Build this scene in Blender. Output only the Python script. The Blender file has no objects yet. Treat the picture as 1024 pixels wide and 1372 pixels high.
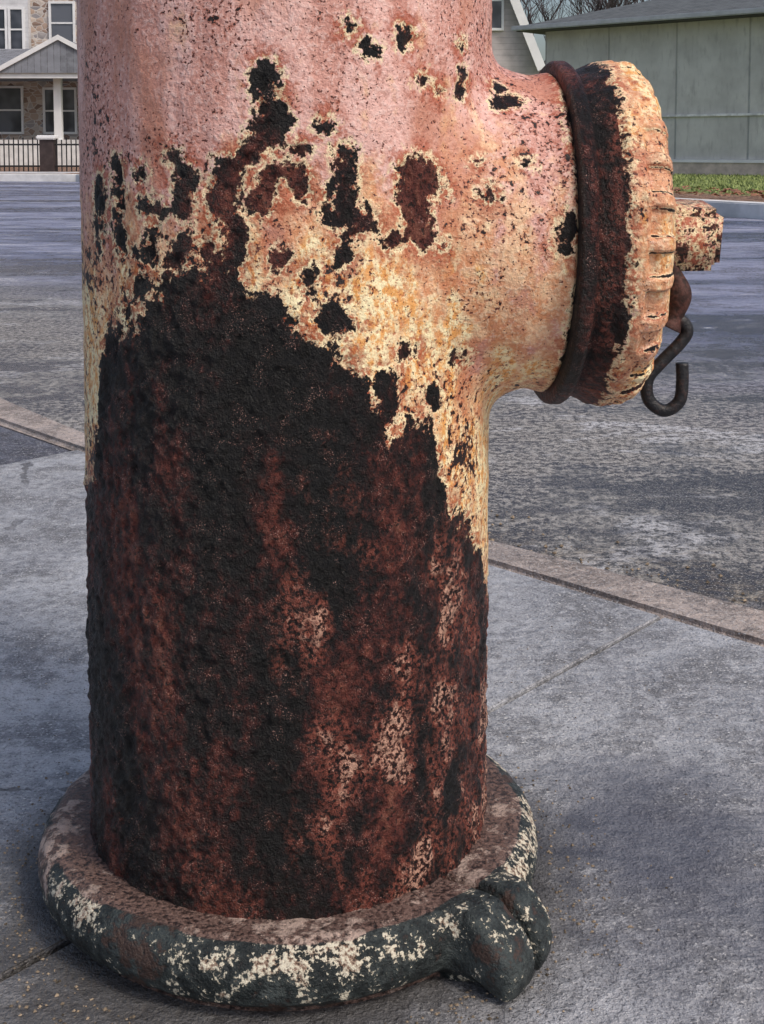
import bpy, bmesh, math, random
import numpy as np
from mathutils import Vector
random.seed(4); np.random.seed(4)
sc=bpy.context.scene
COL=sc.collection
# ------------------------------------------------------------------ helpers
def vnoise(P,scale,seed=0):
    Q=P*scale; I=np.floor(Q).astype(np.int64); F=Q-I; F=F*F*(3-2*F)
    def h(i,j,k):
        n=(i*374761393+j*668265263+k*1274126177+seed*974711)&0xffffffff
        n=((n^(n>>13))*1274126177)&0xffffffff
        n=n^(n>>16)
        return (n&0xffff)/65535.0
    r=0
    for a in (0,1):
        for b in (0,1):
            for c in (0,1):
                w=(F[...,0] if a else 1-F[...,0])*(F[...,1] if b else 1-F[...,1])*(F[...,2] if c else 1-F[...,2])
                r=r+w*h(I[...,0]+a,I[...,1]+b,I[...,2]+c)
    return r
def fbm(P,scale,oct=4,seed=0):
    r=0;a=.5;t=0
    for o in range(oct):
        r=r+a*vnoise(P,scale*2**o,seed+o*7);t+=a;a*=.5
    return r/t
def empty(name,loc=(0,0,0)):
    o=bpy.data.objects.new(name,None);o.location=loc;COL.objects.link(o);return o
def obj(name,me,mat=None,parent=None,smooth=False):
    o=bpy.data.objects.new(name,me);COL.objects.link(o)
    if mat: me.materials.append(mat)
    if parent: o.parent=parent
    if smooth: me.polygons.foreach_set('use_smooth',[True]*len(me.polygons))
    return o
def gridmesh(name,P,wrap=True,attrs=None,flip=False):
    n,m=P.shape[:2]; me=bpy.data.meshes.new(name)
    idx=np.arange(n*m).reshape(n,m)
    if wrap: idn=np.concatenate([idx,idx[:,:1]],1)
    else: idn=idx
    a=idn[:-1,:-1].ravel();b=idn[:-1,1:].ravel();c=idn[1:,1:].ravel();d=idn[1:,:-1].ravel()
    f=np.stack([a,b,c,d] if not flip else [a,d,c,b],1)
    nf=len(f)
    me.vertices.add(n*m);me.vertices.foreach_set('co',P.reshape(-1).astype(np.float32))
    me.loops.add(nf*4);me.loops.foreach_set('vertex_index',f.ravel().astype(np.int32))
    me.polygons.add(nf);me.polygons.foreach_set('loop_start',np.arange(nf,dtype=np.int32)*4)
    me.update(calc_edges=True);me.validate()
    for k,v in (attrs or {}).items():
        at=me.attributes.new(k,'FLOAT','POINT');at.data.foreach_set('value',np.asarray(v,dtype=np.float32).ravel())
    return me
def box(name,x0,x1,y0,y1,z0,z1,mat,parent=None,bev=0):
    bm=bmesh.new();bmesh.ops.create_cube(bm,size=1)
    for v in bm.verts: v.co=Vector(((x0+x1)/2+v.co.x*(x1-x0),(y0+y1)/2+v.co.y*(y1-y0),(z0+z1)/2+v.co.z*(z1-z0)))
    if bev: bmesh.ops.bevel(bm,geom=bm.edges[:],offset=bev,segments=2,affect='EDGES')
    me=bpy.data.meshes.new(name);bm.to_mesh(me);bm.free();return obj(name,me,mat,parent)
def polymesh(name,verts,faces,mat,parent=None):
    me=bpy.data.meshes.new(name);me.from_pydata(verts,[],faces);me.update();return obj(name,me,mat,parent)
def offset_poly(p,d):
    n=len(p);A=sum(p[i][0]*p[(i+1)%n][1]-p[(i+1)%n][0]*p[i][1] for i in range(n))
    s=1 if A>0 else -1; out=[]
    for i in range(n):
        a=Vector(p[i-1]);b=Vector(p[i]);c=Vector(p[(i+1)%n])
        e1=(b-a).normalized();e2=(c-b).normalized()
        n1=Vector((-e1.y,e1.x))*s;n2=Vector((-e2.y,e2.x))*s
        k=(n1+n2);k=k/max(.3,(1+n1.dot(n2)))
        out.append((b+k*d)[:])
    return out
def slab(name,pts,z0,z1,mat,bev=.003,parent=None):
    bm=bmesh.new();vs=[bm.verts.new((x,y,z1)) for x,y in pts];f=bm.faces.new(vs)
    if f.normal.z==0: f.normal_update()
    r=bmesh.ops.extrude_face_region(bm,geom=[f])
    for v in [g for g in r['geom'] if isinstance(g,bmesh.types.BMVert)]: v.co.z=z0
    bmesh.ops.recalc_face_normals(bm,faces=bm.faces[:])
    if bev:
        es=[e for e in bm.edges if all(abs(v.co.z-z1)<1e-5 for v in e.verts)]
        bmesh.ops.bevel(bm,geom=es,offset=bev,segments=3,affect='EDGES')
    me=bpy.data.meshes.new(name);bm.to_mesh(me);bm.free();return obj(name,me,mat,parent)
def tube(path,rad,seg=10,caps=True):
    P=[Vector(p) for p in path];n=len(P);rings=[];up=Vector((0,1,0.01)).normalized()
    for i in range(n):
        t=(P[min(i+1,n-1)]-P[max(i-1,0)]).normalized()
        u=up-t*up.dot(t)
        if u.length<1e-3: u=Vector((1,0,0))-t*t.x
        u.normalize();w=t.cross(u);up=u
        r=rad[i] if hasattr(rad,'__len__') else rad
        rings.append([(P[i]+(u*math.cos(k*2*math.pi/seg)+w*math.sin(k*2*math.pi/seg))*r)[:] for k in range(seg)])
    v=[q for r in rings for q in r];f=[]
    for i in range(n-1):
        for k in range(seg): f.append((i*seg+k,i*seg+(k+1)%seg,(i+1)*seg+(k+1)%seg,(i+1)*seg+k))
    if caps: f.append(tuple(range(seg))[::-1]);f.append(tuple((n-1)*seg+k for k in range(seg)))
    return v,f
def smoothpath(pts,n=8):
    out=[];P=[Vector(p) for p in pts];P=[P[0]*2-P[1]]+P+[P[-1]*2-P[-2]]
    for i in range(1,len(P)-2):
        for k in range(n):
            t=k/n;a,b,c,d=P[i-1:i+3]
            out.append(.5*((2*b)+(c-a)*t+(2*a-5*b+4*c-d)*t*t+(-a+3*b-3*c+d)*t**3))
    out.append(P[-2]);return out
# ------------------------------------------------------------------ material kit
class M:
    def __init__(s,name):
        s.mat=bpy.data.materials.new(name);s.mat.use_nodes=True;s.nt=s.mat.node_tree;s.N=s.nt.nodes;s.L=s.nt.links
        s.b=s.N['Principled BSDF'];tc=s.N.new('ShaderNodeTexCoord');s.co=tc.outputs['Object']
    def lk(s,a,b):
        if isinstance(a,(int,float)): b.default_value=a
        elif isinstance(a,tuple): b.default_value=(a+(1,))[:4] if len(b.default_value)==4 else a[:3]
        else: s.L.new(a,b)
    def noise(s,scale,detail=4,rough=.55,vec=None,dist=0):
        n=s.N.new('ShaderNodeTexNoise');n.inputs['Scale'].default_value=scale;n.inputs['Detail'].default_value=detail
        n.inputs['Roughness'].default_value=rough;n.inputs['Distortion'].default_value=dist
        s.L.new(vec or s.co,n.inputs['Vector']);return n.outputs['Fac']
    def vor(s,scale,feat='F1',vec=None,out='Distance',rnd=1):
        n=s.N.new('ShaderNodeTexVoronoi');n.feature=feat;n.inputs['Scale'].default_value=scale;n.inputs['Randomness'].default_value=rnd
        s.L.new(vec or s.co,n.inputs['Vector']);return n.outputs[out]
    def map(s,sc=(1,1,1),loc=(0,0,0),vec=None,rot=(0,0,0)):
        n=s.N.new('ShaderNodeMapping');n.inputs['Scale'].default_value=sc;n.inputs['Location'].default_value=loc;n.inputs['Rotation'].default_value=rot
        s.L.new(vec or s.co,n.inputs['Vector']);return n.outputs[0]
    def m(s,op,a,b=0.0,c=None,clamp=False):
        n=s.N.new('ShaderNodeMath');n.operation=op;n.use_clamp=clamp;s.lk(a,n.inputs[0]);s.lk(b,n.inputs[1])
        if c is not None: s.lk(c,n.inputs[2])
        return n.outputs[0]
    def add(s,*a):
        r=a[0]
        for x in a[1:]: r=s.m('ADD',r,x)
        return r
    def cen(s,x,k): return s.m('MULTIPLY_ADD',x,k,-.5*k)
    def ss(s,x,a,b,lo=0.,hi=1.):
        n=s.N.new('ShaderNodeMapRange');n.interpolation_type='SMOOTHSTEP';s.lk(x,n.inputs[0])
        if a<=b: n.inputs[1].default_value=a;n.inputs[2].default_value=b;n.inputs[3].default_value=lo;n.inputs[4].default_value=hi
        else: n.inputs[1].default_value=b;n.inputs[2].default_value=a;n.inputs[3].default_value=hi;n.inputs[4].default_value=lo
        return n.outputs[0]
    def ramp(s,x,stops):
        n=s.N.new('ShaderNodeValToRGB');e=n.color_ramp.elements
        while len(e)<len(stops): e.new(.5)
        for i,(p,c) in enumerate(stops): e[i].position=p;e[i].color=c+(1,)
        s.lk(x,n.inputs[0]);return n.outputs[0]
    def mix(s,f,a,b,mode='MIX'):
        n=s.N.new('ShaderNodeMix');n.data_type='RGBA';n.blend_type=mode;s.lk(f,n.inputs[0]);s.lk(a,n.inputs[6]);s.lk(b,n.inputs[7]);return n.outputs[2]
    def attr(s,name):
        n=s.N.new('ShaderNodeAttribute');n.attribute_name=name;return n.outputs['Fac']
    def sep(s,vec=None):
        n=s.N.new('ShaderNodeSeparateXYZ');s.L.new(vec or s.co,n.inputs[0]);return n.outputs
    def bump(s,h,dist,strength=1,prev=None):
        n=s.N.new('ShaderNodeBump');n.inputs['Distance'].default_value=dist;n.inputs['Strength'].default_value=strength
        s.lk(h,n.inputs['Height'])
        if prev is not None: s.L.new(prev,n.inputs['Normal'])
        return n.outputs[0]
    def out(s,col,rough=.8,normal=None,spec=.4,metal=0.):
        s.lk(col,s.b.inputs['Base Color']);s.lk(rough,s.b.inputs['Roughness']);s.lk(spec,s.b.inputs['Specular IOR Level']);s.lk(metal,s.b.inputs['Metallic'])
        if normal is not None: s.L.new(normal,s.b.inputs['Normal'])
        return s.mat
def simple(name,col,rough=.7,var=.25,scale=8,bump=.0,spec=.4):
    m=M(name);n=m.noise(scale,3,.6)
    c=m.mix(m.ss(n,.3,.7),tuple(x*(1-var) for x in col),tuple(min(1,x*(1+var)) for x in col))
    return m.out(c,rough,m.bump(n,bump) if bump else None,spec)
# ------------------------------------------------------------------ hydrant paint material
def hydrant_mat():
    m=M('flaking_hydrant_paint')
    sd=m.attr('sd');warm=m.attr('warm');lite=m.attr('lite');pl=m.attr('lo1');nv=m.attr('lo2');lo3=m.attr('lo3')
    n1=m.noise(95,4,.68);n2=m.noise(430,3,.68);n3=m.noise(1500,1,.5)
    r2=m.noise(210,5,.75,m.map((1,1,.7),(4,4,4)))
    d=m.add(sd,m.cen(n1,.023),m.cen(n2,.009),m.cen(nv,.006),m.cen(r2,.009))
    pn=m.noise(240,3,.6,m.map(loc=(3,1,2)))
    pv=m.add(pn,m.cen(pl,.42),m.m('MULTIPLY',warm,.058))
    pit=m.ss(pv,.69,.70);pitrim=m.ss(pv,.61,.695)
    pn2=m.noise(620,2,.55,m.map(loc=(1,5,2)));spk=m.ss(m.add(pn2,m.cen(pl,.2)),.63,.66)
    paint=m.ss(d,-.0002,.0002)
    w=m.m('ADD',m.add(warm,m.cen(n1,.9)),m.cen(nv,.8),clamp=True)
    pink=m.mix(m.ss(nv,.35,.65),(.63,.31,.25),(.78,.46,.40))
    pink=m.mix(m.ss(n2,.50,.64,0,.45),pink,(.90,.68,.62))
    pink=m.mix(m.ss(lo3,.50,.72,0,.65),pink,(.54,.22,.13))
    pink=m.mix(m.ss(n2,.46,.36,0,.5),pink,(.38,.16,.12))
    peach=m.mix(m.ss(n1,.4,.6),(.66,.28,.13),(.86,.53,.32))
    peach=m.mix(m.ss(n2,.50,.62,0,.5),peach,(.94,.72,.50))
    peach=m.mix(m.ss(lo3,.55,.75,0,.6),peach,(.50,.16,.07))
    cream=m.mix(m.ss(r2,.42,.56),(.80,.38,.11),(.97,.84,.52))
    cream=m.mix(m.ss(n2,.46,.36,0,.7),cream,(.42,.10,.03))
    c=m.mix(m.ss(w,.18,.50),pink,peach);c=m.mix(m.ss(w,.55,.85),c,cream)
    c=m.mix(m.m('MULTIPLY',m.ss(d,.014,.002),m.ss(n1,.46,.56)),c,(.38,.070,.022))
    c=m.mix(m.m('MULTIPLY',m.ss(d,.005,.0005),m.ss(n2,.62,.48,0,.85)),c,(.97,.86,.54))
    c=m.mix(m.ss(d,.0012,.0003,0,.85),c,(.14,.03,.015))
    c=m.mix(m.m('MULTIPLY',pitrim,.8),c,(.34,.075,.03))
    c=m.mix(spk,c,(.13,.035,.025));c=m.mix(pit,c,(.016,.006,.005))
    # bare iron / rust crust
    rr=m.add(m.m('MULTIPLY',lo3,.32),m.m('MULTIPLY',r2,.42),m.m('MULTIPLY',n1,.26))
    bare=m.ramp(rr,[(.41,(.002,.0015,.002)),(.48,(.009,.003,.0035)),(.53,(.050,.010,.008)),(.59,(.145,.032,.022)),(.68,(.30,.11,.07))])
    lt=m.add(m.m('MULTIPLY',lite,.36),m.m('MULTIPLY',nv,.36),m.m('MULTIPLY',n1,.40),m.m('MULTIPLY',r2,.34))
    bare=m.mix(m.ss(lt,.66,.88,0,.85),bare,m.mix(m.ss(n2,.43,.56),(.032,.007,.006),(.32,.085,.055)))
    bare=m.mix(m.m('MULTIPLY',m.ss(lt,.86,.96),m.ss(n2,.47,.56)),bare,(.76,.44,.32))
    bare=m.mix(m.m('MULTIPLY',m.ss(n3,.60,.68,0,.9),m.ss(n1,.50,.60)),bare,(.42,.24,.20))
    bare=m.mix(m.ss(n2,.46,.38,0,.9),bare,(.002,.0015,.0015))
    col=m.mix(paint,bare,c)
    h=m.add(m.m('MULTIPLY',paint,1.2),m.m('MULTIPLY',m.m('SUBTRACT',1.,paint),m.add(m.m('MULTIPLY',r2,4.2),m.m('MULTIPLY',n3,.45))),m.m('MULTIPLY',n2,.6),m.m('MULTIPLY',pit,-.7),m.m('MULTIPLY',spk,-.4))
    nb=m.bump(h,.0020,1.0)
    return m.out(col,m.m('MULTIPLY_ADD',n2,.5,.24),nb,.5)
HM=hydrant_mat()
def lows(P):
    return {'lo1':fbm(P,32,3,41),'lo2':np.clip((fbm(P*np.array([1,1,.28]),70,4,43)-.5)*1.6+.5,0,1),'lo3':np.clip((fbm(P*np.array([1,1,.38]),36,5,47)-.5)*1.8+.5,0,1)}
# ------------------------------------------------------------------ hydrant geometry
HX,HY=-.0515,.71;R=.11
hyd=empty('fire_hydrant',(HX,HY,0))
TH=math.radians(4.5);TL=math.radians(-1.0)
AX=np.array([math.cos(TH)*math.cos(TL),math.sin(TH)*math.cos(TL),math.sin(TL)])
E2=np.cross(AX,[0,0,1]);E2/=np.linalg.norm(E2);E1=np.cross(E2,AX);NC=np.array([0,0,.361])
NR=.088
def f_union(P,k=.016):
    a=np.hypot(P[...,0],P[...,1])-R
    q=P-NC;s=q@AX;b=np.hypot(q@E1,q@E2)-NR
    b=np.where(s>0,b,9.)
    h=np.clip(k-np.abs(a-b),0,None)/k
    return np.minimum(a,b)-h*h*k*.25,a,b,s
# wear map: an elevation drawing of the hydrant (sheet units) wrapped on to the real cast surface
EYE=np.array([.0515,-.71,.405])
def wrap(x,y):
    u=(x-512)/1750;v=(y-346)/1750
    d=np.array([u,.9965-.0837*v,-.0837-.9965*v]);d/=np.linalg.norm(d)
    t=.4;p=EYE+d*t
    for k in range(120):
        p=EYE+d*t
        f,a,b,s=f_union(p)
        if s>.141: f=max(f,s-.141)
        if f<1e-4: break
        t+=float(f)*.8
        if t>1.0: break
    return p
CH=[[(355,97,17),(360,125,18),(366,155,20),(356,182,19),(330,205,15),(310,225,19),(300,260,21),(300,285,18),(318,310,15),(312,345,16)],
[(350,268,17),(356,240,10),(375,230,10),(400,236,15),(402,258,11)],[(248,235,10),(247,278,10)],[(190,276,8),(212,282,7)],
[(157,225,8),(157,265,6),(158,300,8),(162,335,11)],[(134,240,5),(134,300,6)],[(466,212,14),(468,250,14),(463,288,19),(492,296,19),(461,320,10),(463,350,10)],
[(440,262,6),(440,290,6)],[(545,225,15),(575,238,22),(552,250,22),(556,285,20),(564,315,15)],[(580,252,12),(597,250,6)],[(655,262,14)],[(548,46,12)],[(622,104,12),(618,125,8)],[(525,325,11)],[(595,332,8)],
[(415,368,11),(412,395,9)],[(515,515,15),(520,560,14)],[(612,480,13)],[(582,530,12)],[(250,332,11),(232,352,11)],[(190,380,11),(168,420,10)],[(440,425,17),(462,436,14)],
[(764,300,14),(757,330,12)],[(405,200,7)],[(435,168,7)],[(488,60,7)],[(470,38,6)],[(590,120,8)],[(565,105,6)],[(688,135,9),(668,140,6)],[(668,118,6)],[(205,310,8),(200,345,9)],[(640,215,5)],[(380,350,7)],[(545,470,7)],[(162,255,8)],[(232,210,6)],[(620,60,6)],[(560,470,6)],[(225,370,7)],[(185,230,6)],[(275,330,8)],[(700,215,5)],[(500,70,5)],[(128,250,5),(128,330,5)],[(180,340,8)]]
BD=[(122,650),(128,600),(134,500),(144,445),(170,440),(195,425),(212,390),(240,362),(270,368),(290,352),(318,362),(335,400),(375,412),(405,440),(430,475),(460,485),(490,500),(505,560),(520,598),(545,578),(580,585),(592,640),(605,690),(622,695),(640,735),(652,790)]
caps=[]
for ch in CH:
    pts=[(wrap(x,y),r/2850.) for x,y,r in ch]
    if len(pts)==1: caps.append((pts[0],pts[0]))
    for a,b in zip(pts[:-1],pts[1:]): caps.append((a,b))
bp=[wrap(x,y) for x,y in BD]
bth=[math.atan2(p[0],-p[1]) for p in bp];bz=[p[2] for p in bp]
bth=[-math.pi]+bth+[math.pi];bz=[bz[0]*.9+.02]+bz+[bz[0]*.9+.02]
def sdmap(P,nozzle=False):
    th=np.arctan2(P[...,0],-P[...,1])
    sd=(P[...,2]-np.interp(th,bth,bz))*.50
    if nozzle: sd=np.full(P.shape[:-1],.05)
    sd=np.clip(sd,-.05,.05)
    for (a,ra),(b,rb) in caps:
        ab=b-a;L=float(ab@ab)
        t=np.clip(((P-a)@ab)/L,0,1) if L>1e-12 else np.zeros(P.shape[:-1])
        dd=np.linalg.norm(P-(a+t[...,None]*ab),axis=-1)-(ra+t*(rb-ra))
        sd=np.minimum(sd,dd)
    return sd
def warmf(P):
    z=P[...,2]
    w=np.clip((.408-z)/.085,0,1)
    k=np.clip((P[...,0]-.055)/.05,0,1)*np.clip((z-.24)/.06,0,1)
    wn=np.clip(.36+.30*(.361-z)/.088,0.1,.8)
    return w*(1-k)+wn*k
def sdisp(P): return (fbm(P,70,4,3)-.5)*.0018
# barrel
nt=800
zs=np.concatenate([np.linspace(.015,.50,640),np.linspace(.505,.60,24)])
ths=np.linspace(-math.pi,math.pi,nt,endpoint=False)
T,Z=np.meshgrid(ths,zs)
r0=np.full(T.shape,R)
for it in range(10):
    P=np.stack([np.sin(T)*r0,-np.cos(T)*r0,Z],-1);f=f_union(P)[0];r0=np.clip(r0-f*.8,R-.001,R+.0040)
P=np.stack([np.sin(T)*r0,-np.cos(T)*r0,Z],-1)
sd=sdmap(P)
soft=1/(1+np.exp(np.clip((sd+(fbm(P,95,3,3)-.5)*.014)/.0009,-30,30)))
lump=(fbm(P*np.array([1,1,.6]),60,4,11)-.5)*.0022+(fbm(P,200,3,5)-.5)*.0042
flute=(fbm(P*np.array([1,1,.08]),40,3,21)-.5)*.0034*np.clip(1-(P[...,0]-.05)/.03,0,1)
rad=r0+flute+soft*(lump-.0006)+(1-soft)*sdisp(P)
P2=np.stack([np.sin(T)*rad,-np.cos(T)*rad,Z],-1)
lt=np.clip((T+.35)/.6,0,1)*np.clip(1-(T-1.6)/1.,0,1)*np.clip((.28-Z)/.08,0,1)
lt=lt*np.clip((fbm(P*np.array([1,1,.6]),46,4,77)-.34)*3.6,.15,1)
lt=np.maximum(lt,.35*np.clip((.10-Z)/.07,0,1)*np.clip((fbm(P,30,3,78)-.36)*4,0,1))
obj('barrel',gridmesh('barrel',P2,True,{'sd':sd,'warm':warmf(P),'lite':lt,**lows(P)}),HM,hyd,True)
# pumper nozzle, blended into the barrel
ph=np.linspace(0,2*math.pi,460,endpoint=False);tt=np.linspace(0,1,170)
F_,T_=np.meshgrid(ph,tt)
e=NR*np.sin(F_)*E2[1]
s0=np.sqrt(np.maximum(R*R-e*e,1e-6))-.004
S=s0*(1-T_)+.141*T_
rr=np.full(S.shape,NR)
def npos(S,rr): return NC+S[...,None]*AX+(rr*np.cos(F_))[...,None]*E1+(rr*np.sin(F_))[...,None]*E2
for it in range(12):
    Pn=npos(S,rr);f,a,b,s=f_union(Pn)
    iso=-.0016*np.clip((.0038-a)/.002,0,1)
    rr=np.clip(rr-(f-iso)*.8,NR-.01,NR+.03)
rr=rr-.0022*np.exp(-((S-.130)/.008)**2)
rr=np.where(S>.1385,rr-((S-.1385)/.0025)**2*.002,rr)
Pn=npos(S,rr);rr=rr+sdisp(Pn);Pn=npos(S,rr)
obj('pumper_nozzle',gridmesh('pumper_nozzle',Pn,True,{'sd':np.minimum(sdmap(Pn,True),(.1425-S)*.9),'warm':warmf(Pn),'lite':S*0,**lows(Pn)}),HM,hyd,True)
# cap: lathe with ribbed rim
prof=[(.136,.080),(.1405,.0800),(.1412,.0925),(.1425,.0940),(.1475,.0943),(.1495,.0930),(.1505,.0890),(.1525,.0880),(.157,.0900),(.1625,.0920),(.1650,.0935),(.1675,.0945),(.180,.0945),(.1835,.0935),(.1870,.0905),(.1895,.086),(.192,.076),(.197,.060),(.200,.035),(.201,.02),(.201,.0005)]
def resample(pr,step):
    o=[]
    for (a,b),(c,d) in zip(pr[:-1],pr[1:]):
        k=max(1,int(math.hypot(c-a,d-b)/step))
        for i in range(k): o.append((a+(c-a)*i/k,b+(d-b)*i/k))
    o.append(pr[-1]);return np.array(o)
pr=resample(prof,.0008)
ph=np.linspace(0,2*math.pi,900,endpoint=False)
F_,I_=np.meshgrid(ph,np.arange(len(pr)));S=pr[:,0][I_];rr=pr[:,1][I_]
nr=28
wob=(vnoise(np.stack([np.cos(F_)*3,np.sin(F_)*3,F_*0],-1),1.5,5)-.5)*1.6
rib=np.clip((np.cos(F_*nr+.6+wob)-.35)*2.6,-1,1)*.5+.5
amp=.55+.9*vnoise(np.stack([np.cos(F_)*6,np.sin(F_)*6,S*60],-1),1.0,9)
bandm=np.clip((S-.1665)/.003,0,1)*np.clip((.196-S)/.004,0,1)
rr=rr-.0032*(1-rib)*amp*bandm*np.clip((S-.1735)/.0025,0,1)
Pc=npos(S,rr)
rr=rr+((fbm(Pc,55,4,31)-.5)*.0046+(fbm(Pc,260,3,8)-.5)*.0016)*np.clip((rr-.02)/.03,0,1)*np.clip((S-.150)/.01,.2,1)
Pc=npos(S,rr)
sdc=np.where(S>.150,(S-.1640)*.8,-.05)
edge=np.exp(-((rib-.45)/.28)**2)*bandm*amp
sdc=np.clip(sdc,-.05,.0090)-edge*.0085*np.clip((S-.173)/.003,0,1)-np.clip((.30-Pc[...,2])/.03,0,1)*.003
sdc=np.where(S<.162,np.minimum(sdc,-.012),sdc)
obj('nozzle_cap',gridmesh('nozzle_cap',Pc,True,{'sd':sdc,'warm':np.clip(.55+.25*(S-.168)/.02,0,1),'lite':np.clip((S-.151)/.004,0,1)*.45*(S<.168),**lows(Pc)}),HM,hyd,True)
# operating nut on the cap
bm=bmesh.new();bmesh.ops.create_cube(bm,size=1)
for v in bm.verts:
    k=1.0 if v.co.x<0 else .93
    v.co=Vector((.196+(v.co.x+.5)*.042,v.co.y*.037*k,v.co.z*.037*k))
bmesh.ops.bevel(bm,geom=bm.edges[:],offset=.0045,segments=4,affect='EDGES')
me=bpy.data.meshes.new('cap_nut')
for v in bm.verts:
    c=v.co.copy();a=math.radians(-9);y=c.y*math.cos(a)-c.z*math.sin(a);z=c.y*math.sin(a)+c.z*math.cos(a)
    v.co=Vector(NC+c.x*AX+z*E1+y*E2)
bm.to_mesh(me);bm.free()
k=len(me.vertices)
for a_,val in (('sd',.0022),('warm',.22),('lite',.9),('lo1',.5),('lo2',.4),('lo3',.66)):
    at=me.attributes.new(a_,'FLOAT','POINT');at.data.foreach_set('value',np.full(k,val,dtype=np.float32))
obj('cap_nut',me,HM,hyd,True)
# S-hook and eye hanging from the cap
iron=M('old_iron');nn=iron.noise(300,4,.6);IR=iron.out(iron.mix(iron.ss(nn,.5,.7),(.006,.006,.009),(.035,.018,.016)),.5,iron.bump(nn,.001),.5)
def hk(x,y): return (EYE[0]+(x-512)/1750*.715,.005,.405-(y-200)/1750*.718)
path=smoothpath([hk(903,425),hk(918,432),hk(924,446),hk(914,462),hk(890,487),hk(872,510),hk(874,538),hk(895,553),hk(915,541),hk(919,515),hk(918,488)],8)
v,f=tube(path,.0036,12);me=bpy.data.meshes.new('cap_hook');me.from_pydata(v,[],f);me.update();obj('cap_hook',me,IR,hyd,True)
RU=simple('rusty_eye',(.05,.018,.014),.7,.7,250,.001)
path=smoothpath([hk(880,345),hk(894,356),hk(907,376),hk(912,400),hk(906,425),hk(899,440)],8)
v,f=tube(path,[.0062+.0010*math.sin(i*.35) for i in range(len(path))],12);me=bpy.data.meshes.new('chain_eye');me.from_pydata(v,[],f);me.update();obj('chain_eye',me,RU,hyd,True)
# bonnet above the picture
prof=[(.598,.110),(.600,.128),(.604,.130),(.618,.130),(.622,.126),(.626,.112),(.66,.106),(.70,.088),(.725,.060),(.735,.034),(.737,.022),(.765,.020),(.768,.017),(.768,.0005)]
pr=resample(prof,.003);F_,I_=np.meshgrid(np.linspace(0,2*math.pi,160,endpoint=False),np.arange(len(pr)))
rr=pr[:,1][I_];zz=pr[:,0][I_]
Pb=np.stack([rr*np.cos(F_),rr*np.sin(F_),zz],-1)
obj('bonnet',gridmesh('bonnet',Pb,True,{'sd':zz*0+.02,'warm':zz*0,'lite':zz*0,**lows(Pb)}),HM,hyd,True)
# ground-line collar (split breakaway ring with lug)
m=M('chipped_black_collar')
dA=m.attr('top');n3=m.attr('lo');n1=m.noise(100,4,.70);n2=m.noise(430,4,.70)
base=m.mix(m.ss(n1,.4,.60),(.008,.013,.014),(.045,.057,.057))
base=m.mix(m.ss(m.add(n1,m.cen(n3,.5)),.40,.30,0,.8),base,(.075,.040,.030))
cv=m.add(m.m('MULTIPLY',n1,.55),m.m('MULTIPLY',n2,.45),m.cen(n3,.20),m.m('MULTIPLY',m.attr('rim'),.060))
chip=m.ss(cv,.575,.60)
base=m.mix(chip,base,m.mix(m.ss(n2,.42,.58),(.26,.16,.11),(.74,.68,.54)))
rust=m.mix(m.ss(n2,.38,.60),(.032,.015,.013),(.22,.135,.11))
rust=m.mix(m.ss(m.add(n1,m.cen(n3,.3)),.56,.66),rust,(.50,.37,.31))
rf=m.ss(m.add(dA,m.cen(n3,.7),m.cen(n1,.7)),.44,.56)
c=m.mix(rf,base,rust);c=m.mix(m.ss(n2,.43,.35,0,.8),c,(.008,.007,.007))
h=m.add(m.m('MULTIPLY',chip,.5),m.m('MULTIPLY',n2,1.4),m.m('MULTIPLY',n1,.9))
CM=m.out(c,m.ss(n2,.3,.7,.28,.75),m.bump(h,.0015),.5)
prof=[(.104,.0345),(.112,.035),(.119,.0355),(.125,.0362),(.130,.0352),(.1345,.032),(.1375,.027),(.1388,.0215),(.1382,.015),(.136,.0095),(.132,.006),(.127,.003),(.125,-.006)]
pr=resample(prof,.0009);ph=np.linspace(-math.pi,math.pi,1400,endpoint=False)
F_,I_=np.meshgrid(ph,np.arange(len(pr)));rr=pr[:,0][I_];zz=pr[:,1][I_]
ang=np.degrees(F_)+41
def sbox(x,w,s): return 1/(1+np.exp(-(w-np.abs(x))/s))
fo=np.clip((rr-.119)/.017,0,1)
lug=sbox(ang,9.5,.7)
gro=np.exp(-((ang-1.0)/.8)**2)
rr=rr+lug*fo*(.028-.004*np.clip(ang/10,-1,1)) - gro*fo*.015*lug
zz=zz+lug*np.clip((rr-.118)/.03,0,1)*.003*(zz>.006)-gro*.008*lug*(zz>.012)-np.exp(-((ang-1)/.45)**2)*.003*(zz>.03)
zz=zz-lug*np.clip((rr-.145)/.02,0,1)*.010*(zz>.01)
Q=np.stack([rr*np.cos(F_),rr*np.sin(F_),zz],-1)
lm=(fbm(Q,14,2,6)-.5)*.0026+(fbm(Q,150,4,4)-.5)*.0018
rr=rr+lm*fo;zz=zz+(fbm(Q,45,4,16)-.5)*.0018*(zz>.01)
Q=np.stack([rr*np.cos(F_),rr*np.sin(F_),zz],-1)
top=np.clip((.132-rr)/.006,0,1)*.80+.40*np.clip((-Q[...,0]-.07)/.05,0,1)*(zz>.020)
rim=np.exp(-((zz-.029)/.005)**2)*(rr>.125)
obj('ground_collar',gridmesh('ground_collar',Q,True,{'top':top,'rim':rim,'lo':np.clip((fbm(Q,32,3,61)-.5)*1.5+.5,0,1)},flip=True),CM,hyd,True)
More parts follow.
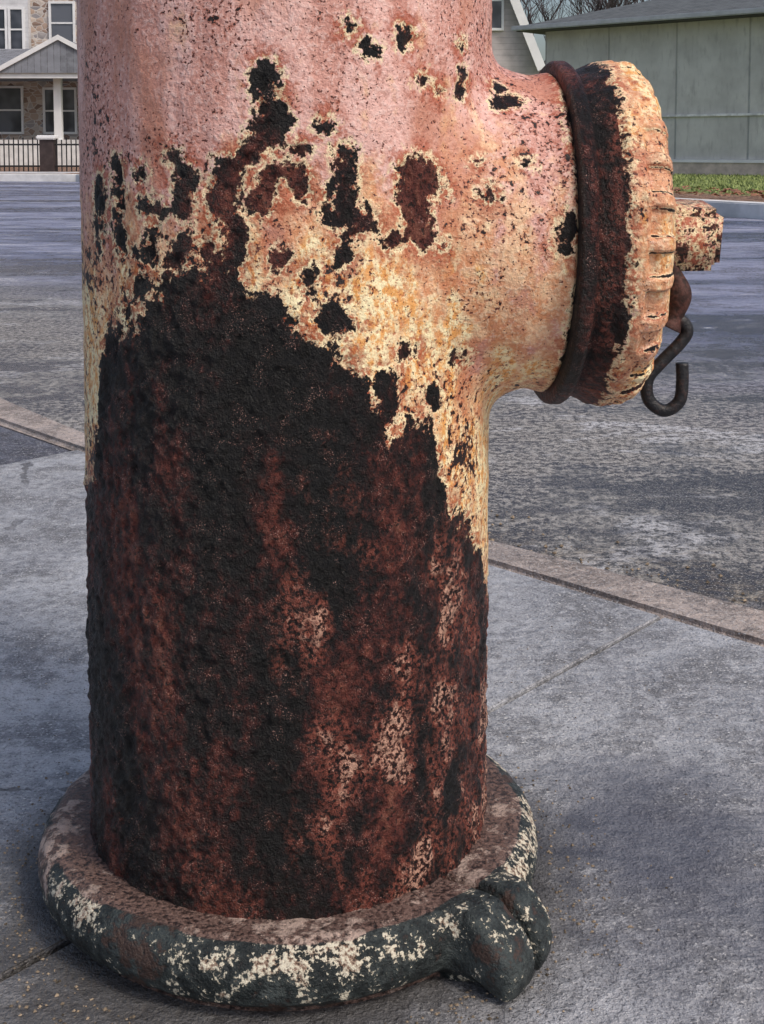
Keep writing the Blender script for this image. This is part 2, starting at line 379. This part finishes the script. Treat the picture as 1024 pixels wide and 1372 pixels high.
# ------------------------------------------------------------------ ground materials
def concrete(name,light,dark,hy=True):
    m=M(name)
    a=m.noise(3.2,4,.6,dist=.4);b=m.noise(13,4,.68);c=m.noise(100,4,.72);d=m.noise(480,2,.7);v=m.vor(150)
    col=m.mix(m.ss(a,.36,.62),dark,light)
    col=m.mix(m.ss(b,.46,.62,0,.7),col,tuple(x*.50 for x in dark))
    col=m.mix(m.ss(b,.44,.34,0,.45),col,tuple(min(1,x*1.3) for x in light))
    col=m.mix(m.ss(c,.50,.66,0,.5),col,tuple(min(1,x*1.35) for x in light))
    col=m.mix(m.ss(c,.48,.36,0,.6),col,tuple(x*.45 for x in dark))
    col=m.mix(m.m('MULTIPLY',m.ss(v,.16,.10),m.ss(b,.46,.56)),col,(.66,.65,.64))
    col=m.mix(m.ss(d,.57,.67,0,.65),col,(.68,.67,.67));col=m.mix(m.ss(d,.43,.33,0,.75),col,(.04,.04,.045))
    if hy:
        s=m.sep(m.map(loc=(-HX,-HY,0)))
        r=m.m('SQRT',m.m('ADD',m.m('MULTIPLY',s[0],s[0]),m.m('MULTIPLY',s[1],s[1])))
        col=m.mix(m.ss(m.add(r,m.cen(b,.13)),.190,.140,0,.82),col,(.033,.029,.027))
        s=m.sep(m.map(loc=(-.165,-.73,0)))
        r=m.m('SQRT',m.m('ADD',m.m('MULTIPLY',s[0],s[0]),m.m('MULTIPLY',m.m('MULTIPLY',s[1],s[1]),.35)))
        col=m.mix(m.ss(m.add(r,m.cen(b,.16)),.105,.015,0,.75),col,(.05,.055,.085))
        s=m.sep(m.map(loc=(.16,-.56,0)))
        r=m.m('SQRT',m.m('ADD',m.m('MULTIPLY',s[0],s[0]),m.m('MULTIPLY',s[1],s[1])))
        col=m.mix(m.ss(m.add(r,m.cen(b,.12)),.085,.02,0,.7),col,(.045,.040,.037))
        ve=m.vor(1.9,'DISTANCE_TO_EDGE',m.map(loc=(.37,.11,0)))
        col=m.mix(m.m('MULTIPLY',m.ss(m.add(ve,m.cen(b,.10)),.005,.002,0,.7),m.ss(a,.46,.52)),col,(.05,.045,.045))
    h=m.add(c,m.m('MULTIPLY',d,.6),m.m('MULTIPLY',b,3.))
    return m.out(col,m.ss(b,.35,.65,.38,.75),m.bump(h,.0030),.5)
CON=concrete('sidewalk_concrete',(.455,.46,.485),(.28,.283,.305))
KC=concrete('kerb_concrete',(.50,.41,.36),(.31,.26,.235),hy=False)
DK=concrete('dark_slab',(.12,.12,.15),(.07,.07,.09),hy=False)
I=[(-2.1,3.97),(-.569,1.916),(-.39,1.715),(.1045,1.25),(.3124,1.038),(1.8,-.48),(4,-2.8)]
O=[(-2.35,4.43),(-.629,2.123),(-.418,1.84),(.1116,1.336),(.338,1.125),(1.86,-.41),(4.07,-2.74)]
J=(.2447,1.107);Jb=(-3.0,-2.64);K=(-.411,1.739);Kb=(-3.81,-2.03)
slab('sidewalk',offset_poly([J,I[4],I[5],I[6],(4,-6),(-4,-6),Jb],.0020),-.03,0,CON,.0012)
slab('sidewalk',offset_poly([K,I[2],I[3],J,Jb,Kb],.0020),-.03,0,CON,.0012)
slab('sidewalk',offset_poly([I[1],K,Kb,(-6,-2),(-6,6),I[0]],.005),-.03,-.003,DK)
slab('kerb',offset_poly(O+I[::-1],.0025),-.13,.001,KC,.007)
slab('joint_dirt',[(p[0]-.02,p[1]-.02) for p in I]+[(4,-6),(-6,-6),(-6,6)],-.04,-.014,simple('joint_dirt',(.03,.027,.024),.95,.5,60,.003),0)
# road
m=M('wet_asphalt')
s=m.sep();dk=m.m('ADD',m.m('MULTIPLY',s[0],.70),m.m('MULTIPLY',s[1],.71))
a2=m.noise(1.5,4,.62,m.map((.22,1,1),rot=(0,0,.8)));a3=m.noise(6,5,.72,m.map((.5,1,1),rot=(0,0,.8)),.5);b=m.noise(9,5,.7);c=m.noise(70,4,.78);d=m.noise(330,2,.7)
k=m.add(dk,m.cen(b,.55),m.cen(a2,2.0))
sky_refl=m.mix(m.ss(a2,.40,.58),(.085,.095,.18),(.28,.30,.43))  # sky reflection on the wet road, painted in as a bluish base colour
gr=m.mix(m.ss(c,.42,.58),(.085,.080,.080),(.42,.39,.36))  # grey-tan mottle; its pale end also stands in for glints
moss=m.mix(m.ss(c,.42,.58),(.040,.028,.018),(.40,.29,.15))
col=m.mix(m.ss(k,2.0,3.2),gr,sky_refl)
col=m.mix(m.ss(m.add(dk,m.cen(b,.9),m.m('MULTIPLY',s[0],-.35)),1.32,1.02,0,.9),col,moss)
col=m.mix(m.m('MULTIPLY',m.ss(a3,.52,.43,0,.85),m.ss(c,.60,.42)),col,(.042,.040,.052))
col=m.mix(m.m('MULTIPLY',m.ss(a3,.55,.64,0,.8),m.ss(c,.42,.54)),col,(.62,.61,.63))  # bright wet glints painted into the base colour
col=m.mix(m.ss(m.add(a2,m.cen(b,.6)),.48,.38,0,.75),col,(.038,.038,.058))
col=m.mix(m.ss(d,.57,.66,0,.7),col,(.62,.60,.57));col=m.mix(m.ss(d,.44,.35,0,.8),col,(.022,.022,.024))  # pale specks add to the painted glints
RD=m.out(col,m.ss(m.add(a2,m.cen(b,.4)),.38,.6,.20,.65),m.bump(m.add(c,m.m('MULTIPLY',d,.5)),.0055,.9),.5)
polymesh('road',[(-60,-40,-.1),(60,-40,-.1),(60,60,-.1),(-60,60,-.1)],[(0,1,2,3)],RD)
polymesh('ground',[(-400,-400,-.112),(400,-400,-.112),(400,600,-.112),(-400,600,-.112)],[(0,1,2,3)],simple('far_ground',(.10,.095,.07),.9,.4,.3))
FK=[(-40,23.5),(-8,20.9),(-4.6,20.2),(-3,18.5),(0,15),(2.46,10.3),(2.85,9.55),(5,5),(10,-5)]
m=M('winter_lawn');s=m.sep();n=m.noise(3,4,.65);n2=m.noise(25,4,.7)
dist=m.add(m.m('MULTIPLY',s[0],.895),m.m('MULTIPLY',s[1],.447),m.m('MULTIPLY',n,1.0))
g=m.mix(m.ss(n2,.4,.6),(.11,.15,.045),(.30,.35,.12));br=m.mix(m.ss(n2,.4,.62),(.12,.06,.045),(.46,.31,.22))
LW=m.out(m.mix(m.ss(dist,8.1,8.7),br,g),.9,m.bump(n2,.03),.2)
polymesh('lawn',[(x,y,.0) for x,y in FK]+[(60,-5,0),(60,90,.0),(-60,90,0),(-60,23.5,0)],[tuple(range(len(FK)+4))[::-1]],LW)
FKC=simple('far_kerb_concrete',(.70,.69,.68),.8,.12,6)
def strip(name,pl,w,z0,z1,mat):
    ins=[];
    for i,p in enumerate(pl):
        a=Vector(pl[max(0,i-1)]);b=Vector(pl[min(len(pl)-1,i+1)]);t=(b-a).normalized();n=Vector((t.y,-t.x))
        ins.append((Vector(p)+n*w)[:])
    return slab(name,pl+ins[::-1],z0,z1,mat,.01)
strip('far_kerb',FK,.20,-.12,.012,FKC)
strip('far_sidewalk',[(-40,24.2),(-8,21.6),(-5.2,21.1)],-1.4,-.1,.006,simple('far_sidewalk_concrete',(.55,.54,.54),.8,.2,3))
vv=[];ff=[]
for i in range(14000):
    x=random.uniform(2.4,9);y=random.uniform(10,21)
    if .895*x+.447*y<7.9+random.uniform(-.3,.5): continue
    h=random.uniform(.015,.04);a=random.uniform(0,6.28);w=.012;l=random.uniform(-.02,.02)
    i0=len(vv);vv+=[(x-w*math.cos(a),y-w*math.sin(a),0),(x+w*math.cos(a),y+w*math.sin(a),0),(x+l,y+l,h)];ff.append((i0,i0+1,i0+2))
polymesh('grass',vv,ff,simple('grass_blades',(.25,.30,.11),.8,.5,3))
vv=[];ff=[]
for i in range(600):
    x=random.uniform(2.4,5);y=random.uniform(9.6,15)
    q=.895*x+.447*y
    if q<7.0 or q>8.3: continue
    a=random.uniform(0,6.28);r=random.uniform(.02,.05);i0=len(vv)
    for j in range(5): vv.append((x+r*math.cos(a+j*1.256),y+r*.7*math.sin(a+j*1.256),.02+random.uniform(0,.03)))
    ff.append(tuple(range(i0,i0+5)))
polymesh('fallen_leaves',vv,ff,simple('dead_leaf',(.28,.13,.08),.8,.5,3))
# ------------------------------------------------------------------ materials for buildings
WHT=simple('white_trim',(.80,.80,.81),.6,.06,3)
GL=M('window_glass');n=GL.noise(1.2,2);GLS=GL.out(GL.mix(GL.ss(n,.4,.6),(.03,.035,.05),(.12,.13,.16)),.12,None,.6)
m=M('stone_facing');v=m.vor(5.5,vec=m.map((1,1,1.5)),out='Color');vd=m.vor(5.5,'DISTANCE_TO_EDGE',m.map((1,1,1.5)))
hs=m.N.new('ShaderNodeSeparateColor');m.L.new(v,hs.inputs[0])
STN=m.out(m.mix(m.ss(vd,.05,.02),m.ramp(hs.outputs[0],[(0,(.18,.12,.10)),(.35,(.42,.31,.25)),(.7,(.60,.52,.46)),(1,(.26,.25,.27))]),(.6,.57,.55)),.85,m.bump(vd,.03),.3)
def siding(name,col,pitch,depth=.012):
    m=M(name);s=m.sep();fr=m.m('FRACT',m.m('DIVIDE',s[2],pitch));n=m.noise(2.5,3,.6)
    c=m.mix(m.ss(n,.3,.7),tuple(x*.82 for x in col),tuple(x*1.1 for x in col))
    c=m.mix(m.ss(fr,.12,.02,0,.3),c,tuple(x*.35 for x in col))
    return m.out(c,.75,m.bump(fr,depth),.3)
def shingle(name,col):
    m=M(name);b=m.N.new('ShaderNodeTexBrick');b.inputs['Scale'].default_value=3.2;b.inputs['Mortar Size'].default_value=.02
    b.inputs['Color1'].default_value=tuple(x*1.2 for x in col)+(1,);b.inputs['Color2'].default_value=tuple(x*.8 for x in col)+(1,);b.inputs['Mortar'].default_value=tuple(x*.4 for x in col)+(1,)
    m.L.new(m.co,b.inputs['Vector']);n=m.noise(6,4,.7)
    return m.out(m.mix(m.ss(n,.35,.7,0,.5),b.outputs[0],tuple(x*1.6 for x in col)),.85,None,.3)
ROOF=shingle('roof_shingles',(.20,.21,.24));ROOF2=shingle('garage_shingles',(.11,.12,.125))
def window(par,x0,x1,z0,z1,y,mull=True,t=.06,dep=.05):
    box('frame_left',x0,x0+t,y-dep,y+.02,z0,z1,WHT,par);box('frame_right',x1-t,x1,y-dep,y+.02,z0,z1,WHT,par)
    box('frame_head',x0+t,x1-t,y-dep,y+.02,z1-t,z1,WHT,par);box('frame_sill',x0+t,x1-t,y-dep-.03,y+.02,z0,z0+t,WHT,par)
    if mull: box('frame_rail',x0+t,x1-t,y-dep+.012,y+.02,(z0+z1)/2-t*.35,(z0+z1)/2+t*.35,WHT,par)
    box('glass',x0+t,x1-t,y-.012,y+.015,z0+t,z1-t,GLS,par)
h=empty('stone_house',(0,0,0));Yw=34.0;k=.01943
X=lambda px:(px-512)*k
Zy=lambda py:.405+(199-py)*k
box('walls',-20,-4.2,Yw,Yw+9,-.1,5.6,STN,h)
box('upper_band',-20.1,-4.1,Yw-.12,Yw-.003,5.05,5.35,WHT,h)
polymesh('roof',[(-20.4,Yw-.5,5.6),(-3.8,Yw-.5,5.6),(-3.8,Yw+9.5,5.6),(-20.4,Yw+9.5,5.6),(-20.4,Yw+4.5,8.4),(-3.8,Yw+4.5,8.4)],[(0,1,5,4),(2,3,4,5),(1,2,5),(3,0,4),(0,3,2,1)],ROOF,h)
SD=siding('pale_siding',(.70,.70,.72),.12)
for x0 in (X(-2)-4.6,X(-2),X(-2)+4.6):
    box('upper_bay',x0-.1,x0+.95,Yw-.25,Yw-.003,Zy(80),Zy(-20),SD,h)
    window(h,x0,x0+.42,Zy(72),Zy(14),Yw-.25);window(h,x0+.44,x0+.86,Zy(72),Zy(14),Yw-.25)
    window(h,x0+1.42,x0+2.1,Zy(62),Zy(5),Yw)
    window(h,x0,x0+.72,Zy(180),Zy(116),Yw);window(h,x0+1.22,x0+1.62,Zy(180),Zy(118),Yw);window(h,x0+1.66,x0+2.1,Zy(180),Zy(118),Yw)
box('porch_deck',-18,-4.6,Yw-2.2,Yw-.003,-.1,Zy(188),FKC,h)
for px in (-150,-60,22,107,190,270):
    box('porch_pier',X(px)-.10,X(px)+.08,Yw-2.1,Yw-1.92,Zy(188),2.11,WHT,h)
polymesh('porch_roof',[(-18.2,Yw-2.5,2.25),(-4.4,Yw-2.5,2.25),(-4.4,Yw-.26,2.95),(-18.2,Yw-.26,2.95),(-18.2,Yw-2.5,2.12),(-4.4,Yw-2.5,2.12),(-4.4,Yw-.26,2.12),(-18.2,Yw-.26,2.12)],[(0,1,2,3),(4,7,6,5),(1,5,6,2),(0,3,7,4)],ROOF,h)
box('porch_fascia',-18.2,-4.4,Yw-2.56,Yw-2.503,2.08,2.25,WHT,h)
gx0,gx1=X(36),X(36)+3.1
polymesh('porch_gable',[(gx0-.1,Yw-2.62,2.2),(gx1+.1,Yw-2.62,2.2),((gx0+gx1)/2,Yw-2.62,3.05),(gx0-.1,Yw-.3,2.2),(gx1+.1,Yw-.3,2.2),((gx0+gx1)/2,Yw-.3,3.05)],[(0,1,2),(0,2,5,3),(1,4,5,2)],ROOF,h)
for sx in (0,1):
    a=(gx0-.15,2.2) if sx==0 else (gx1+.15,2.2);b=((gx0+gx1)/2,3.1)
    polymesh('gable_rake',[(a[0],Yw-2.68,a[1]),(b[0],Yw-2.68,b[1]),(b[0],Yw-2.68,b[1]-.12),(a[0],Yw-2.68,a[1]-.12),(a[0],Yw-2.63,a[1]),(b[0],Yw-2.63,b[1]),(b[0],Yw-2.63,b[1]-.12),(a[0],Yw-2.63,a[1]-.12)],[(0,1,2,3),(0,4,5,1),(3,2,6,7),(4,7,6,5)],WHT,h)
BLK=simple('black_iron',(.015,.015,.018),.5,.2,10)
fn=empty('iron_fence');Yf=23.2
vv=[];ff=[]
def addbox(x0,x1,y0,y1,z0,z1):
    i=len(vv);vv.extend([(x0,y0,z0),(x1,y0,z0),(x1,y1,z0),(x0,y1,z0),(x0,y0,z1),(x1,y0,z1),(x1,y1,z1),(x0,y1,z1)])
    ff.extend([(i,i+3,i+2,i+1),(i+4,i+5,i+6,i+7),(i,i+1,i+5,i+4),(i+1,i+2,i+6,i+5),(i+2,i+3,i+7,i+6),(i+3,i,i+4,i+7)])
x=-14.
while x<-3.2:
    addbox(x-.009,x+.009,Yf-.009,Yf+.009,.0,.56+.04*(int(x*10)%2));x+=.085
polymesh('pickets',vv,ff,BLK,fn)
for z in (.08,.46): box('rail',-14,-3.2,Yf-.018,Yf+.018,z,z+.03,BLK,fn)
pk=23.2/1750
for px in (-80,66,190): box('post',(px-512)*pk-.12,(px-512)*pk+.12,Yf-.12,Yf+.12,0,.56,simple('dark_post',(.05,.035,.035)),fn)
for px in (-80,66,190): box('post_cap',(px-512)*pk-.17,(px-512)*pk+.17,Yf-.17,Yf+.17,.562,.64,WHT,fn,.02)
h=empty('gambrel_house');Yg=32.
PK=siding('pinkish_siding',(.58,.52,.52),.14,.008)
gz=[(-5,0),(3.9,0),(3.84,2.3),(3.13,4.04),(2.35,6.0),(-.6,7.6),(-3.5,6.0),(-5,2.3)]
n=len(gz)
vs=[(x,Yg,z) for x,z in gz]+[(x,Yg+8,z) for x,z in gz]
polymesh('walls',vs,[tuple(range(n))]+[tuple(range(2*n-1,n-1,-1))]+[(i,i+n,(i+1)%n+n,(i+1)%n) for i in range(n)],PK,h)
for (a,b) in zip(gz[2:7],gz[3:8]):
    ax,az=a;bx,bz_=b;L=math.hypot(bx-ax,bz_-az);nx,nz=(bz_-az)/L,-(bx-ax)/L
    w=.10
    polymesh('roof_plane',[(ax+nx*.01,Yg-.3,az+nz*.01),(bx+nx*.01,Yg-.3,bz_+nz*.01),(bx+nx*w,Yg-.3,bz_+nz*w),(ax+nx*w,Yg-.3,az+nz*w),(ax+nx*.01,Yg+8.3,az+nz*.01),(bx+nx*.01,Yg+8.3,bz_+nz*.01),(bx+nx*w,Yg+8.3,bz_+nz*w),(ax+nx*w,Yg+8.3,az+nz*w)],[(0,1,2,3),(4,7,6,5),(2,6,7,3),(0,4,5,1)],ROOF,h)
    polymesh('rake_trim',[(ax-nx*.10,Yg-.36,az-nz*.10),(bx-nx*.10,Yg-.36,bz_-nz*.10),(bx+nx*.11,Yg-.36,bz_+nz*.11),(ax+nx*.11,Yg-.36,az+nz*.11),(ax-nx*.10,Yg-.31,az-nz*.10),(bx-nx*.10,Yg-.31,bz_-nz*.10),(bx+nx*.11,Yg-.31,bz_+nz*.11),(ax+nx*.11,Yg-.31,az+nz*.11)],[(0,1,2,3),(4,7,6,5),(0,4,5,1),(2,6,7,3)],WHT,h)
window(h,2.0,2.95,3.25,4.7,Yg);window(h,-2.0,-1.05,3.25,4.7,Yg);window(h,-2,-1,.9,2.1,Yg);window(h,.3,1.3,.9,2.1,Yg)
g=empty('garage')
A=Vector((2.75,22.2));B=Vector((5.9,19.45));u=(B-A).normalized()
g.location=(A.x,A.y,0);g.rotation_euler=(0,0,math.atan2(u.y,u.x))
m=M('garage_panels');s=m.sep();n=m.noise(1.6,4,.6);n2=m.noise(14,4,.6,m.map((1,1,.25)))
fx=m.m('FRACT',m.m('DIVIDE',s[0],1.22));col=m.mix(m.ss(n,.3,.7),(.50,.49,.47),(.66,.65,.62));col=m.mix(m.ss(n2,.5,.72,0,.6),col,(.38,.37,.36))
col=m.mix(m.ss(fx,.03,.01,0,.4),col,(.2,.2,.2))
GW=m.out(col,.8,m.bump(m.ss(fx,.01,.03),.01),.3)
box('walls',0,9,0,6,.24,2.36,GW,g)
box('foundation',-.02,9.02,-.04,6.02,-.1,.19,simple('foundation_block',(.60,.50,.43),.9,.2,6,.01),g)
box('sill_trim',-.03,9.03,-.055,6.03,.19,.238,WHT,g)
box('belt_trim',-.012,9.012,-.03,-.003,.90,.935,simple('pale_trim',(.72,.72,.72),.6),g)
ov=.35
polymesh('roof',[(-ov,-ov,2.44),(9+ov,-ov,2.44),(9+ov,6+ov,2.44),(-ov,6+ov,2.44),(2.6,3,3.35),(6.4,3,3.35)],[(0,1,5,4),(1,2,5),(2,3,4,5),(3,0,4)],ROOF2,g)
box('soffit',-ov,9+ov,-ov,6+ov,2.362,2.436,simple('dark_soffit',(.06,.06,.065)),g)
box('gutter',-ov-.05,9+ov+.05,-ov-.09,-ov-.003,2.37,2.45,simple('gutter_metal',(.42,.44,.46),.4,.1),g,.012)
# ------------------------------------------------------------------ bare trees
BK=simple('bark',(.055,.045,.05),.9,.4,3)
def tree(name,x,y,hgt,seed):
    rnd=random.Random(seed);V=[];F=[]
    def br(p,d,L,r,lev):
        pts=[p];q=Vector(p);dd=d.copy()
        for i in range(4):
            dd=(dd+Vector((rnd.uniform(-.18,.18),rnd.uniform(-.18,.18),rnd.uniform(-.05,.14)))).normalized();q=q+dd*L/4;pts.append(q.copy())
        v,f=tube(pts,[r*(1-.11*i) for i in range(5)],5 if lev<3 else 3,False);i0=len(V);V.extend(v);F.extend([tuple(a+i0 for a in t) for t in f])
        if lev>=6: return
        for k in range(3 if lev<5 else 2):
            t=rnd.choice([2,3,4]) if k else 4;a=rnd.uniform(0,6.28);sp=rnd.uniform(.35,.75)
            nd=(dd+Vector((math.cos(a)*sp,math.sin(a)*sp,rnd.uniform(-.1,.3)))).normalized()
            br(pts[t],nd,L*rnd.uniform(.62,.82),r*.56,lev+1)
    br(Vector((x,y,-.1)),Vector((0,0,1)),hgt*.25,hgt*.022,0)
    polymesh(name,V,F,BK)
for i,(x,y,hh) in enumerate([(5.3,40,8),(7.6,43,9),(6.4,50,10),(9.8,47,9),(12.5,44,9)]): tree('bare_tree',x,y,hh,i+3)
vv=[];ff=[]
for i in range(12000):
    x=random.uniform(-40,45);hh=2.8+1.2*math.sin(x*.35)+.9*math.sin(x*1.1+1);y=random.uniform(62,68);z=random.uniform(0,1)**.7*hh
    a=random.uniform(0,6.28);s_=random.uniform(.03,.10);L=random.uniform(.4,1.1);t=random.uniform(-.5,.5)
    i0=len(vv);vv+=[(x-s_,y,z),(x+s_,y,z),(x+t,y+random.uniform(-.3,.3),z+L)];ff.append((i0,i0+1,i0+2))
polymesh('distant_trees',vv,ff,simple('distant_twigs',(.09,.09,.14),.95,.4,1))
# ------------------------------------------------------------------ grit
vv=[];ff=[]
def pebble(x,y,z,r):
    i0=len(vv);o=[(1,0,0),(-1,0,0),(0,1,0),(0,-1,0),(0,0,.7),(0,0,-.6)]
    a=random.uniform(0,3.1);
    for p in o:
        k=r*random.uniform(.6,1.25);vv.append((x+k*(p[0]*math.cos(a)-p[1]*math.sin(a)),y+k*(p[0]*math.sin(a)+p[1]*math.cos(a)),z+k*p[2]))
    for t in ((0,2,4),(2,1,4),(1,3,4),(3,0,4),(2,0,5),(1,2,5),(3,1,5),(0,3,5)): ff.append(tuple(i0+q for q in t))
for i in range(1100):
    a=random.uniform(0,6.28);r=.145+abs(random.gauss(0,.022));pebble(HX+r*math.cos(a),HY+r*math.sin(a),.0003,random.uniform(.0004,.0013))
for i in range(400): pebble(random.uniform(-.8,.6),random.uniform(.5,1.1),.0003,random.uniform(.0004,.0010))
for i in range(7000):
    x=-.7+1.6*random.random();y0=np.interp(x,[-.629,-.418,.1116,.338,1.86],[2.123,1.84,1.336,1.125,-.41])
    dd=abs(random.gauss(0,.12));pebble(x+dd*.7,y0+.01+dd*.7,-.098,random.uniform(.001,.0040))
polymesh('gravel',vv,ff,simple('grit',(.22,.17,.12),.9,.8,90))
# ------------------------------------------------------------------ light, sky, camera
w=bpy.data.worlds.new('World');sc.world=w;w.use_nodes=True;nt_=w.node_tree
sky=nt_.nodes.new('ShaderNodeTexSky');sky.sky_type='NISHITA';sky.sun_disc=False
EL,RO=math.radians(48),math.radians(132)
sky.sun_elevation=EL;sky.sun_rotation=RO;sky.dust_density=4;sky.air_density=1.0
nt_.links.new(sky.outputs[0],nt_.nodes['Background'].inputs[0]);nt_.nodes['Background'].inputs[1].default_value=.14
sl=bpy.data.lights.new('sun','SUN');sl.energy=1.5;sl.angle=math.radians(10);sl.color=(1,.93,.83)
so=bpy.data.objects.new('sun',sl);COL.objects.link(so)
tos=Vector((math.sin(RO)*math.cos(EL),math.cos(RO)*math.cos(EL),math.sin(EL)))
so.rotation_euler=tos.to_track_quat('Z','Y').to_euler()
cd=bpy.data.cameras.new('camera');cam=bpy.data.objects.new('camera',cd);COL.objects.link(cam);sc.camera=cam
cd.sensor_fit='VERTICAL';cd.sensor_height=36;cd.lens=36*1750/1372;cd.shift_y=-(686-346)/1372
cd.clip_start=.02;cd.clip_end=1500
cam.location=(0,0,.405);cam.rotation_euler=(math.radians(90-4.8),0,0)
sc.view_settings.view_transform='Standard';sc.view_settings.look='None';sc.view_settings.exposure=0
